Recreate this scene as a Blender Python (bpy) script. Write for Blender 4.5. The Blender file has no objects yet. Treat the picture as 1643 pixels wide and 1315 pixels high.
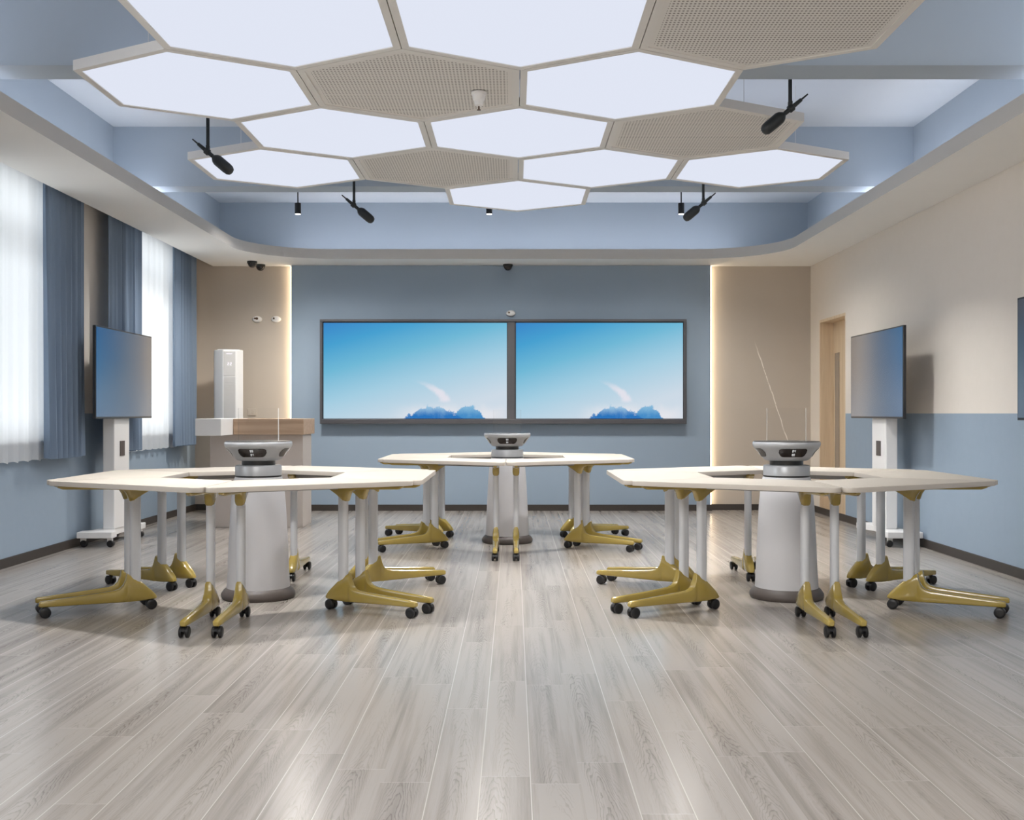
import bpy, bmesh, math, random
from mathutils import Vector, Matrix
random.seed(7)
C = bpy.context.scene.collection
PI = math.pi

# ------------------------------------------------------------------ camera
CZ = 1.125                      # eye height; the horizon sits on the paint line of the walls
FPX = 1770.0
cam_d = bpy.data.cameras.new('camera'); cam = bpy.data.objects.new('camera', cam_d); C.objects.link(cam)
cam.location = (0, 0, CZ); cam.rotation_euler = (PI/2, 0, 0)
cam_d.sensor_fit = 'HORIZONTAL'; cam_d.sensor_width = 36.0
cam_d.lens = FPX/1643*36.0
cam_d.shift_x = -2.5/1643; cam_d.shift_y = 5.5/1643
cam_d.clip_start = 0.05; cam_d.clip_end = 200
sc = bpy.context.scene
sc.camera = cam

# ------------------------------------------------------------------ world, exposure
sc.view_settings.view_transform = 'Standard'; sc.view_settings.look = 'None'
sc.view_settings.gamma = 1.0; sc.view_settings.use_curve_mapping = False
sc.view_settings.exposure = 0.22
sc.cycles.use_denoising = True
sc.cycles.max_bounces = 10; sc.cycles.diffuse_bounces = 6; sc.cycles.glossy_bounces = 4
sc.cycles.transparent_max_bounces = 12; sc.cycles.transmission_bounces = 6
sc.cycles.sample_clamp_indirect = 6.0
sc.cycles.caustics_reflective = False; sc.cycles.caustics_refractive = False
W = bpy.data.worlds.new('world'); sc.world = W; W.use_nodes = True
bg = W.node_tree.nodes['Background']; bg.inputs[0].default_value = (0.93, 0.965, 1.0, 1); bg.inputs[1].default_value = 3.9

LAMP_W = 6.0                   # watts of each lit ceiling hexagon
SPOT_W = {'left': 180.0, 'middle': 110.0, 'right': 100.0}   # watts of the pendant downlights
KEY = {(0.5, -1.5): 30.0, (3.5, 1.5): 32.0, (0.5, 0.5): 20.0, (5.0, 0): 24.0}   # the stronger hexagon lamps by row and column

def add_light(name, kind, loc, power, color=(1, 1, 1), rot=(0, 0, 0), **kw):
    d = bpy.data.lights.new(name, kind); d.energy = power; d.color = color
    for k, v in kw.items(): setattr(d, k, v)
    o = bpy.data.objects.new(name, d); C.objects.link(o); o.location = loc; o.rotation_euler = rot
    return o

WIN = [(11.1, 1), (7.9, 2), (4.7, 3)]      # window centres along the left wall
for yc, n in WIN:                           # daylight portals of the windows
    p = add_light('window_portal', 'AREA', (-3.99, yc, 1.9), 1.0, rot=(0, -PI/2, 0), shape='RECTANGLE', size=2.0, size_y=1.8)
    p.data.cycles.is_portal = True

# ------------------------------------------------------------------ materials
def srgb(r, g, b):
    f = lambda c: (c/255/12.92) if c/255 <= 0.04045 else ((c/255+0.055)/1.055)**2.4
    return (f(r), f(g), f(b), 1)

def new_mat(name):
    m = bpy.data.materials.new(name); m.use_nodes = True
    nt = m.node_tree; b = nt.nodes['Principled BSDF']
    return m, nt, b

def mat(name, col, rough=0.5, metal=0.0, noise=0.03, scale=30.0, bump=0.0, coat=0.0, spec=0.5):
    m, nt, b = new_mat(name)
    N = nt.nodes; L = nt.links
    tc = N.new('ShaderNodeTexCoord'); nz = N.new('ShaderNodeTexNoise')
    nz.inputs['Scale'].default_value = scale; nz.inputs['Detail'].default_value = 4
    L.new(tc.outputs['Object'], nz.inputs['Vector'])
    mix = N.new('ShaderNodeMix'); mix.data_type = 'RGBA'
    c = srgb(*col)
    mix.inputs[6].default_value = tuple(max(0, x*(1-noise)) for x in c[:3])+(1,)
    mix.inputs[7].default_value = tuple(min(1, x*(1+noise)) for x in c[:3])+(1,)
    L.new(nz.outputs['Fac'], mix.inputs[0]); L.new(mix.outputs[2], b.inputs['Base Color'])
    b.inputs['Roughness'].default_value = rough; b.inputs['Metallic'].default_value = metal
    b.inputs['Coat Weight'].default_value = coat; b.inputs['Coat Roughness'].default_value = 0.08
    b.inputs['Specular IOR Level'].default_value = spec
    if bump:
        bp = N.new('ShaderNodeBump'); bp.inputs['Strength'].default_value = bump; bp.inputs['Distance'].default_value = 0.002
        L.new(nz.outputs['Fac'], bp.inputs['Height']); L.new(bp.outputs['Normal'], b.inputs['Normal'])
    return m

def emis(name, col, strength):
    m = bpy.data.materials.new(name); m.use_nodes = True; nt = m.node_tree; nt.nodes.clear()
    e = nt.nodes.new('ShaderNodeEmission'); o = nt.nodes.new('ShaderNodeOutputMaterial')
    e.inputs[0].default_value = srgb(*col); e.inputs[1].default_value = strength
    nt.links.new(e.outputs[0], o.inputs[0]); return m

class NT:
    """tiny node-graph writer"""
    def __init__(s, nt): s.nt = nt
    def n(s, t, **kw):
        nd = s.nt.nodes.new(t)
        for k, v in kw.items(): setattr(nd, k, v)
        return nd
    def m(s, op, a, b=None, c=None, clamp=False):
        nd = s.nt.nodes.new('ShaderNodeMath'); nd.operation = op; nd.use_clamp = clamp
        for i, v in enumerate((a, b, c)):
            if v is None: continue
            if isinstance(v, (int, float)): nd.inputs[i].default_value = v
            else: s.nt.links.new(v, nd.inputs[i])
        return nd.outputs[0]
    def mix(s, f, a, b):
        nd = s.nt.nodes.new('ShaderNodeMix'); nd.data_type = 'RGBA'
        for i, v in ((0, f), (6, a), (7, b)):
            if isinstance(v, (int, float, tuple)): nd.inputs[i].default_value = v
            else: s.nt.links.new(v, nd.inputs[i])
        return nd.outputs[2]
    def comb(s, x, y, z):
        nd = s.nt.nodes.new('ShaderNodeCombineXYZ')
        for i, v in enumerate((x, y, z)):
            if isinstance(v, (int, float)): nd.inputs[i].default_value = v
            else: s.nt.links.new(v, nd.inputs[i])
        return nd.outputs[0]
    def noise(s, vec, scale, detail=3, rough=0.5, dist=0.0):
        nd = s.nt.nodes.new('ShaderNodeTexNoise'); nd.inputs['Scale'].default_value = scale
        nd.inputs['Detail'].default_value = detail; nd.inputs['Roughness'].default_value = rough
        nd.inputs['Distortion'].default_value = dist
        s.nt.links.new(vec, nd.inputs['Vector']); return nd.outputs['Fac']
    def smooth(s, v, a, b, lo=0.0, hi=1.0):
        nd = s.nt.nodes.new('ShaderNodeMapRange'); nd.interpolation_type = 'SMOOTHSTEP'
        s.nt.links.new(v, nd.inputs[0]); nd.inputs[1].default_value = a; nd.inputs[2].default_value = b
        nd.inputs[3].default_value = lo; nd.inputs[4].default_value = hi
        return nd.outputs[0]
    def xyz(s, which='Object'):
        tc = s.nt.nodes.new('ShaderNodeTexCoord'); sp = s.nt.nodes.new('ShaderNodeSeparateXYZ')
        s.nt.links.new(tc.outputs[which], sp.inputs[0]); return sp.outputs[0], sp.outputs[1], sp.outputs[2], tc.outputs[which]

BEIGE = (214, 203, 190); BLUE = (128, 152, 180)

def wall_paint():
    m, nt, b = new_mat('two tone wall paint'); g = NT(nt)
    x, y, z, v = g.xyz()
    nz = g.noise(v, 14, 5)
    be = g.mix(nz, srgb(222, 214, 204), srgb(226, 218, 209)); bl = g.mix(nz, srgb(145, 161, 177), srgb(150, 166, 182))
    f = g.m('MAXIMUM', g.m('GREATER_THAN', z, 1.125), g.m('MULTIPLY', g.m('GREATER_THAN', y, 11.52), g.m('GREATER_THAN', x, 0.0)))
    nt.links.new(g.mix(f, bl, be), b.inputs['Base Color'])
    b.inputs['Roughness'].default_value = 0.75; b.inputs['Specular IOR Level'].default_value = 0.3
    bp = g.n('ShaderNodeBump'); bp.inputs['Strength'].default_value = 0.08; bp.inputs['Distance'].default_value = 0.001
    nt.links.new(g.noise(v, 220, 2), bp.inputs['Height']); nt.links.new(bp.outputs['Normal'], b.inputs['Normal'])
    return m

def floor_mat():
    m, nt, b = new_mat('grey oak plank floor'); g = NT(nt)
    x, y, z, v = g.xyz()
    PW = 0.1528
    u = g.m('DIVIDE', g.m('SUBTRACT', x, 0.052), PW)
    ip = g.m('FLOOR', u); fu = g.m('FRACT', u)
    rnd = g.n('ShaderNodeTexWhiteNoise'); rnd.noise_dimensions = '1D'; nt.links.new(ip, rnd.inputs['W'])
    yo = g.m('ADD', g.m('DIVIDE', y, 1.22), g.m('MULTIPLY', rnd.outputs['Value'], 7.3))
    ib = g.m('FLOOR', yo); fb = g.m('FRACT', yo)
    r2 = g.n('ShaderNodeTexWhiteNoise'); r2.noise_dimensions = '2D'
    nt.links.new(g.comb(ip, ib, 0.0), r2.inputs['Vector'])
    R = r2.outputs['Value']
    # growth rings seen flat-sawn: distance from a wandering axis along the plank
    off = g.m('MULTIPLY', R, 37.0)
    ctr = g.m('ADD', 0.5, g.m('MULTIPLY', g.m('SUBTRACT', g.noise(g.comb(off, g.m('MULTIPLY', y, 0.9), off), 1.0, 1), 0.5), 1.3))
    lx = g.m('MULTIPLY', g.m('SUBTRACT', fu, ctr), 1.0)
    wob = g.noise(g.comb(g.m('MULTIPLY', x, 34.0), g.m('ADD', g.m('MULTIPLY', y, 5.0), off), off), 1.0, 3, 0.55)
    wob2 = g.noise(g.comb(g.m('MULTIPLY', x, 9.0), g.m('ADD', g.m('MULTIPLY', y, 0.9), off), off), 1.0, 2)
    rad = g.m('ADD', g.m('MULTIPLY', g.m('POWER', g.m('ABSOLUTE', lx), 1.5), 15.0), g.m('ADD', g.m('MULTIPLY', y, 6.5), g.m('ADD', g.m('MULTIPLY', wob, 2.4), g.m('MULTIPLY', wob2, 5.0))))
    ring = g.m('FRACT', g.m('MULTIPLY', rad, 1.7))
    ringd = g.smooth(ring, 0.0, 1.0)
    ringl = g.m('MULTIPLY', g.smooth(ring, 0.55, 0.95), g.smooth(ring, 1.0, 0.93))
    fine = g.noise(g.comb(g.m('MULTIPLY', x, 180.0), g.m('ADD', g.m('MULTIPLY', y, 4.0), off), off), 1.0, 4, 0.6)
    streak = g.noise(g.comb(g.m('MULTIPLY', x, 30.0), g.m('ADD', g.m('MULTIPLY', y, 0.8), off), off), 1.0, 3)
    patch = g.noise(g.comb(g.m('MULTIPLY', x, 5.0), g.m('ADD', g.m('MULTIPLY', y, 1.2), off), off), 1.0, 2)
    t = g.m('ADD', g.m('MULTIPLY', ringl, g.m('MULTIPLY', g.smooth(patch, 0.38, 0.62, 0.12, 0.5), g.smooth(g.m('ABSOLUTE', lx), 0.42, 0.12, 0.15, 1.0))), g.m('MULTIPLY', g.m('SUBTRACT', fine, 0.5), 0.55))
    t = g.m('ADD', t, g.m('MULTIPLY', g.m('SUBTRACT', streak, 0.42), 1.5))
    t = g.m('ADD', t, g.m('MULTIPLY', g.m('SUBTRACT', R, 0.5), 0.34), clamp=True)
    col = g.mix(t, srgb(166, 159, 152), srgb(112, 103, 96))
    # pale grooves between boards, every fourth one closed
    e = g.m('MINIMUM', fu, g.m('SUBTRACT', 1.0, fu))
    near = g.m('FLOOR', g.m('ADD', u, 0.5))
    k = g.m('SUBTRACT', near, g.m('MULTIPLY', 4.0, g.m('FLOOR', g.m('DIVIDE', near, 4.0))))
    shown = g.m('SUBTRACT', 1.0, g.m('COMPARE', k, 1.0, 0.1))
    gv = g.m('MULTIPLY', g.smooth(e, 0.014, 0.006), shown)
    ee = g.m('MINIMUM', fb, g.m('SUBTRACT', 1.0, fb))
    gh = g.m('MULTIPLY', g.smooth(ee, 0.0016, 0.0008), 0.55)
    gr = g.m('MAXIMUM', gv, gh)
    col = g.mix(g.m('MULTIPLY', gr, 0.75), col, srgb(208, 201, 192))
    nt.links.new(col, b.inputs['Base Color'])
    nt.links.new(g.m('ADD', 0.17, g.m('MULTIPLY', fine, 0.10)), b.inputs['Roughness'])
    b.inputs['Specular IOR Level'].default_value = 0.55
    bp = g.n('ShaderNodeBump'); bp.inputs['Strength'].default_value = 0.06; bp.inputs['Distance'].default_value = 0.001
    nt.links.new(g.m('SUBTRACT', fine, gr), bp.inputs['Height']); nt.links.new(bp.outputs['Normal'], b.inputs['Normal'])
    return m

def wood_mat(name, a, c, axis='x'):
    m, nt, b = new_mat(name); g = NT(nt); x, y, z, v = g.xyz()
    vec = g.comb(g.m('MULTIPLY', x, 1.2 if axis == 'x' else 25), g.m('MULTIPLY', y, 25), g.m('MULTIPLY', z, 30 if axis == 'x' else 1.2))
    n1 = g.noise(vec, 1.0, 4, 0.6, 0.6)
    nt.links.new(g.mix(g.smooth(n1, 0.3, 0.7), srgb(*a), srgb(*c)), b.inputs['Base Color'])
    b.inputs['Roughness'].default_value = 0.5; return m

def slab_mat():            # beige stone panel with one pale vein
    m, nt, b = new_mat('beige stone wall panel'); g = NT(nt); x, y, z, v = g.xyz()
    nz = g.noise(v, 2.2, 5, 0.6)
    base = g.mix(nz, srgb(187, 177, 164), srgb(194, 184, 172))
    # vein from (2.80, 1.98) down to (3.21, 0.75)
    t = g.m('DIVIDE', g.m('SUBTRACT', 1.98, z), 1.23)
    xv = g.m('ADD', 2.80, g.m('ADD', g.m('MULTIPLY', t, 0.41), g.m('MULTIPLY', g.m('SUBTRACT', g.noise(v, 3.5, 3), 0.5), 0.05)))
    dd = g.m('ABSOLUTE', g.m('SUBTRACT', x, xv))
    line = g.smooth(dd, 0.008, 0.002)
    br = g.smooth(g.noise(v, 22, 2), 0.30, 0.5, 0.35, 1.0)
    msk = g.m('MULTIPLY', g.smooth(z, 2.0, 1.75), g.m('MULTIPLY', line, br))
    nt.links.new(g.mix(msk, base, srgb(246, 240, 232)), b.inputs['Base Color'])
    b.inputs['Roughness'].default_value = 0.6; return m

def screen_mat():          # picture of a sky with low clouds; local x 0..1, z 0..1 through Generated
    m = bpy.data.materials.new('sky picture on screen'); m.use_nodes = True; nt = m.node_tree; nt.nodes.clear(); g = NT(nt)
    x, y, z, v = g.xyz('Generated')
    d = g.m('ADD', g.m('MULTIPLY', x, 0.42), g.m('MULTIPLY', g.m('SUBTRACT', 1.0, z), 0.80))
    r = g.n('ShaderNodeValToRGB'); cr = r.color_ramp
    pts = [(0.0, (60, 134, 200)), (0.2, (72, 160, 208)), (0.42, (112, 184, 214)), (0.68, (164, 205, 225)), (1.0, (205, 218, 230))]
    cr.elements[0].position = 0; cr.elements[0].color = srgb(*pts[0][1]); cr.elements[1].position = 1; cr.elements[1].color = srgb(*pts[-1][1])
    for p, c in pts[1:-1]:
        e = cr.elements.new(p); e.color = srgb(*c)
    nt.links.new(d, r.inputs[0]); col = r.outputs[0]
    wv = g.comb(g.m('MULTIPLY', x, 2.2), 0.0, z)
    n1 = g.m('SUBTRACT', g.noise(wv, 13, 7, 0.68), 0.5); n2 = g.m('SUBTRACT', g.noise(wv, 5, 4, 0.6), 0.5)
    # soft pale bank over the lower right
    bank = g.m('MULTIPLY', g.smooth(g.m('ADD', z, g.m('MULTIPLY', n2, 0.15)), 0.17, 0.02), g.smooth(g.m('ABSOLUTE', g.m('SUBTRACT', x, 0.72)), 0.38, 0.15))
    col = g.mix(g.m('MULTIPLY', bank, 0.75), col, srgb(235, 232, 236))
    # pale wisp rising above the clouds
    cx = g.m('SUBTRACT', 0.665, g.m('MULTIPLY', g.m('POWER', g.m('MAXIMUM', g.m('SUBTRACT', z, 0.16), 0.0), 2.0), 2.6))
    wd = g.m('ABSOLUTE', g.m('ADD', g.m('SUBTRACT', x, cx), g.m('MULTIPLY', n1, 0.05)))
    wisp = g.m('MULTIPLY', g.smooth(wd, 0.045, 0.008), g.m('MULTIPLY', g.smooth(z, 0.15, 0.2), g.smooth(z, 0.41, 0.28)))
    col = g.mix(g.m('MULTIPLY', wisp, 0.8), col, srgb(233, 228, 236))
    # blue clouds
    def blob(x0, w, h, c1, c2, col):
        e = g.m('SUBTRACT', 1.0, g.m('POWER', g.m('ABSOLUTE', g.m('DIVIDE', g.m('SUBTRACT', x, x0), w)), 2.0))
        top = g.m('ADD', g.m('MULTIPLY', e, h), g.m('ADD', g.m('MULTIPLY', n1, 0.17), g.m('MULTIPLY', n2, 0.12)))
        f = g.smooth(g.m('SUBTRACT', top, z), -0.004, 0.016)
        sh = g.smooth(g.m('DIVIDE', z, h), 0.1, 1.0)
        return g.mix(f, col, g.mix(g.m('ADD', g.m('MULTIPLY', sh, 0.8), g.m('MULTIPLY', n1, 0.8), clamp=True), srgb(*c1), srgb(*c2)))
    col = blob(0.79, 0.095, 0.13, (70, 140, 198), (140, 190, 220), col)
    col = blob(0.60, 0.165, 0.135, (44, 116, 188), (165, 205, 228), col)
    e = g.n('ShaderNodeEmission'); o = g.n('ShaderNodeOutputMaterial')
    nt.links.new(col, e.inputs[0]); e.inputs[1].default_value = 0.86
    nt.links.new(e.outputs[0], o.inputs[0]); return m

def tv_mat(flip):          # dim blue-to-grey emission gradient on the rolling screens
    m, nt, b = new_mat('dim screen gradient'); g = NT(nt); x, y, z, v = g.xyz('Generated')
    if flip: y = g.m('SUBTRACT', 1.0, y)
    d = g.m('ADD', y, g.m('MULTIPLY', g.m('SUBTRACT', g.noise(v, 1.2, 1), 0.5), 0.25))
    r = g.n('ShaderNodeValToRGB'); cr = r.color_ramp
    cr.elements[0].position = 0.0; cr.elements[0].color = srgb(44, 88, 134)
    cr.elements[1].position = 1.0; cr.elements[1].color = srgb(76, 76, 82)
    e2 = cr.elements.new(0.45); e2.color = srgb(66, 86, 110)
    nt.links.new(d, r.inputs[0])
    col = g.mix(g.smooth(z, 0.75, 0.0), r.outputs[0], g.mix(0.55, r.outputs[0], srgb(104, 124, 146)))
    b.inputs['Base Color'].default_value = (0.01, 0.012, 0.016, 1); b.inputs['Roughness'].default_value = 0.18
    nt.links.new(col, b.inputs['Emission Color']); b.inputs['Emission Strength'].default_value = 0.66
    return m

def perf_mat():            # white acoustic board with a grid of small holes
    m, nt, b = new_mat('perforated acoustic board'); g = NT(nt); x, y, z, v = g.xyz()
    P = 0.0195
    fx = g.m('SUBTRACT', g.m('FRACT', g.m('DIVIDE', x, P)), 0.5); fy = g.m('MULTIPLY', g.m('SUBTRACT', g.m('FRACT', g.m('DIVIDE', y, 0.030)), 0.5), 1.2)
    rr = g.m('SQRT', g.m('ADD', g.m('MULTIPLY', fx, fx), g.m('MULTIPLY', fy, fy)))
    hole = g.smooth(rr, 0.36, 0.24)
    ap = g.m('MAXIMUM', g.m('ABSOLUTE', x), g.m('ADD', g.m('MULTIPLY', g.m('ABSOLUTE', x), 0.5), g.m('MULTIPLY', g.m('ABSOLUTE', y), 0.8660254)))
    hole = g.m('MULTIPLY', hole, g.m('LESS_THAN', ap, 0.535))
    nt.links.new(g.mix(hole, srgb(222, 218, 212), srgb(138, 132, 126)), b.inputs['Base Color'])
    b.inputs['Roughness'].default_value = 0.7; return m

def cloth_mat(name, col, trans, clear, rough=0.9):
    m = bpy.data.materials.new(name); m.use_nodes = True; nt = m.node_tree; nt.nodes.clear(); g = NT(nt)
    x, y, z, v = g.xyz()
    nz = g.noise(g.comb(g.m('MULTIPLY', y, 260.0), g.m('MULTIPLY', z, 260.0), 0.0), 1.0, 2)
    c = srgb(*col); cc = g.mix(nz, tuple(k*0.9 for k in c[:3])+(1,), tuple(min(1, k*1.08) for k in c[:3])+(1,))
    df = g.n('ShaderNodeBsdfDiffuse'); tr = g.n('ShaderNodeBsdfTranslucent'); tp = g.n('ShaderNodeBsdfTransparent')
    nt.links.new(cc, df.inputs[0]); nt.links.new(cc, tr.inputs[0])
    m1 = g.n('ShaderNodeMixShader'); m1.inputs[0].default_value = trans
    nt.links.new(df.outputs[0], m1.inputs[1]); nt.links.new(tr.outputs[0], m1.inputs[2])
    m2 = g.n('ShaderNodeMixShader'); m2.inputs[0].default_value = clear
    nt.links.new(m1.outputs[0], m2.inputs[1]); nt.links.new(tp.outputs[0], m2.inputs[2])
    o = g.n('ShaderNodeOutputMaterial'); nt.links.new(m2.outputs[0], o.inputs[0]); return m

def pane_mat(name, tint=(0.97, 0.98, 0.98, 1), refl=1.0):
    m = bpy.data.materials.new(name); m.use_nodes = True; nt = m.node_tree; nt.nodes.clear(); g = NT(nt)
    fr = g.n('ShaderNodeFresnel'); fr.inputs[0].default_value = 1.45
    tp = g.n('ShaderNodeBsdfTransparent'); tp.inputs[0].default_value = tint
    gl = g.n('ShaderNodeBsdfGlossy'); gl.inputs['Roughness'].default_value = 0.03
    mx = g.n('ShaderNodeMixShader'); nt.links.new(g.m('MULTIPLY', fr.outputs[0], refl), mx.inputs[0])
    nt.links.new(tp.outputs[0], mx.inputs[1]); nt.links.new(gl.outputs[0], mx.inputs[2])
    o = g.n('ShaderNodeOutputMaterial'); nt.links.new(mx.outputs[0], o.inputs[0]); return m

M = dict(
    wall=wall_paint(), floor=floor_mat(), slab=slab_mat(),
    beige=mat('beige wall paint', (222, 214, 204), 0.75, noise=0.02, scale=6),
    blue=mat('blue wall paint', (146, 163, 180), 0.7, noise=0.02, scale=6),
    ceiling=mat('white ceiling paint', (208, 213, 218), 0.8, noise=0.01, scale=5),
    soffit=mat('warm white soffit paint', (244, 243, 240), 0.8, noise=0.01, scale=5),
    fascia=mat('shaded fascia paint', (196, 193, 189), 0.8, noise=0.01, scale=5),  # soffit paint greyed for the upright faces, their shade put into the colour
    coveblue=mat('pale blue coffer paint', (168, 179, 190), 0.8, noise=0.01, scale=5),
    dark=mat('dark brown skirting', (58, 52, 48), 0.5, noise=0.08),
    top=mat('cream laminate', (182, 174, 162), 0.55, noise=0.025, scale=90, spec=0.25),
    edge=mat('pale table edge banding', (196, 188, 178), 0.5),
    gold=mat('mustard gold enamel', (168, 146, 72), 0.24, noise=0.03, coat=0.6),
    leg=mat('silver white powder coat', (212, 214, 218), 0.38, noise=0.02),
    beam=mat('grey steel rail', (150, 148, 145), 0.45, metal=0.2),
    rubber=mat('black caster plastic', (22, 22, 24), 0.4, noise=0.1),
    cone=mat('satin white pedestal paint', (205, 204, 206), 0.36, noise=0.01),
    silver=mat('satin silver plastic', (182, 184, 187), 0.32, metal=0.25, noise=0.02),
    plinth=mat('dark taupe plinth', (84, 76, 72), 0.5, noise=0.05),
    black=mat('black plastic', (18, 18, 20), 0.3, noise=0.1),
    panel=mat('dark glossy display window', (38, 32, 30), 0.12, noise=0.05),
    mic=mat('black microphone metal', (48, 50, 50), 0.4, metal=0.4, noise=0.1),
    white=mat('white enamel', (232, 231, 230), 0.4, noise=0.01),
    whitegrey=mat('light grey plastic', (188, 187, 186), 0.4, noise=0.02),
    socket=mat('dark brown socket plate', (86, 78, 74), 0.5, noise=0.03),
    bezel=mat('graphite display frame', (84, 84, 88), 0.4, metal=0.3, noise=0.03),
    bezeldark=mat('black display bezel', (30, 30, 34), 0.3, noise=0.03),
    hexframe=mat('warm white aluminium frame', (222, 218, 212), 0.5, noise=0.01),
    perf=perf_mat(),
    glow=emis('lit hexagon diffuser', (222, 227, 241), 0.88),
    coveled=emis('cove strip light', (240, 243, 255), 10.0),
    warmled=emis('warm strip light', (255, 230, 196), 9.0),
    spotglow=emis('lit downlight lens', (255, 252, 245), 3.0),
    digit=emis('lit digits', (225, 225, 225), 0.75),
    acdigit=emis('soft lit display', (250, 244, 250), 1.0),
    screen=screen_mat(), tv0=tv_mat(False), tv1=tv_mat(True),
    curtain=cloth_mat('blue curtain cloth', (132, 148, 168), 0.14, 0.0),
    sheer=cloth_mat('white sheer voile', (240, 242, 244), 0.50, 0.05),
    pane=pane_mat('window glass', refl=1.0), acrylic=pane_mat('clear acrylic', (0.985, 0.985, 0.985, 1), 0.35),
    acryliclit=pane_mat('clear acrylic edge', (0.93, 0.93, 0.93, 1), 1.0), acryledge2=cloth_mat('polished acrylic edge', (238, 234, 228), 0.3, 0.55),
    acryledge=mat('frosted acrylic edge', (238, 238, 236), 0.4),
    veneer=wood_mat('light oak veneer', (196, 168, 142), (178, 150, 124)),
    doorwood=wood_mat('pale ash door veneer', (222, 202, 174), (208, 186, 156), 'z'),
    podium=mat('warm grey podium panel', (196, 186, 178), 0.5, noise=0.02),
    smoked=mat('grey door glass', (150, 140, 130), 0.2, noise=0.02),
    frame=mat('white window frame', (226, 228, 230), 0.4),
    brass=mat('brown lens', (92, 70, 54), 0.3, noise=0.1),
)

# ------------------------------------------------------------------ mesh helpers
class MB:
    def __init__(s): s.bm = bmesh.new(); s.mi = 0
    def _f(s, vs):
        try:
            f = s.bm.faces.new(vs); f.material_index = s.mi; return f
        except ValueError: return None
    def box(s, x0, x1, y0, y1, z0, z1):
        v = [s.bm.verts.new((x, y, z)) for z in (z0, z1) for y in (y0, y1) for x in (x0, x1)]
        for q in ((0, 2, 3, 1), (4, 5, 7, 6), (0, 1, 5, 4), (1, 3, 7, 5), (3, 2, 6, 7), (2, 0, 4, 6)): s._f([v[i] for i in q])
        return s
    def prism(s, pts, z0, z1, bevel=0.0):
        a = [s.bm.verts.new((p[0], p[1], z0)) for p in pts]
        b = [s.bm.verts.new((p[0], p[1], z1)) for p in pts]
        n = len(pts)
        fb = s._f(a[::-1]); ft = s._f(b)
        for i in range(n): s._f([a[i], a[(i+1) % n], b[(i+1) % n], b[i]])
        if bevel:
            ed = [e for e in ft.edges] + [e for e in fb.edges]
            bmesh.ops.bevel(s.bm, geom=ed, offset=bevel, segments=2, affect='EDGES', profile=0.5)
        return s
    def ring_prism(s, outer, inner, z0, z1):
        n = len(outer); V = {}
        for k, (pts, z) in enumerate(((outer, z0), (outer, z1), (inner, z0), (inner, z1))):
            V[k] = [s.bm.verts.new((p[0], p[1], z)) for p in pts]
        for i in range(n):
            j = (i+1) % n
            s._f([V[0][i], V[0][j], V[1][j], V[1][i]]); s._f([V[2][j], V[2][i], V[3][i], V[3][j]])
            s._f([V[1][i], V[1][j], V[3][j], V[3][i]]); s._f([V[0][j], V[0][i], V[2][i], V[2][j]])
        return s
    def loops(s, rings, cap=True):
        """rings: list of lists of Vector, equal length"""
        V = [[s.bm.verts.new(p) for p in r] for r in rings]; n = len(V[0])
        for a, b in zip(V, V[1:]):
            for i in range(n): s._f([a[i], a[(i+1) % n], b[(i+1) % n], b[i]])
        if cap: s._f(V[0][::-1]); s._f(V[-1])
        return s
    def lathe(s, prof, seg=48, c=(0, 0, 0), axis=(0, 0, 1), cap=True):
        ax = Vector(axis).normalized(); q = Vector((0, 0, 1)).rotation_difference(ax); c = Vector(c)
        R = []
        for r, t in prof:
            R.append([c + q @ Vector((max(r, 1e-4)*math.cos(2*PI*i/seg), max(r, 1e-4)*math.sin(2*PI*i/seg), t)) for i in range(seg)])
        return s.loops(R, cap)
    def tube(s, a, b, r, seg=16, ry=None, up=(1, 0, 0)):
        a = Vector(a); b = Vector(b); d = (b-a).normalized(); u = Vector(up); u = (u - d*u.dot(d)).normalized(); w = d.cross(u)
        ry = ry or r
        return s.loops([[p + u*r*math.cos(2*PI*i/seg) + w*ry*math.sin(2*PI*i/seg) for i in range(seg)] for p in (a, b)])
    def build(s, name, mats, parent=None, loc=(0, 0, 0), rot=(0, 0, 0), smooth=False, bevel=0.0, seg=2):
        bmesh.ops.recalc_face_normals(s.bm, faces=s.bm.faces[:])
        me = bpy.data.meshes.new(name); s.bm.to_mesh(me); s.bm.free()
        if smooth:
            me.polygons.foreach_set('use_smooth', [True]*len(me.polygons))
            me.set_sharp_from_angle(angle=math.radians(38))
        for m in (mats if isinstance(mats, (list, tuple)) else [mats]): me.materials.append(m)
        o = bpy.data.objects.new(name, me); C.objects.link(o); o.location = loc; o.rotation_euler = rot
        if parent: o.parent = parent
        if bevel:
            bv = o.modifiers.new('bevel', 'BEVEL'); bv.width = bevel; bv.segments = seg; bv.limit_method = 'ANGLE'; bv.angle_limit = math.radians(40)
        return o

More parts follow.
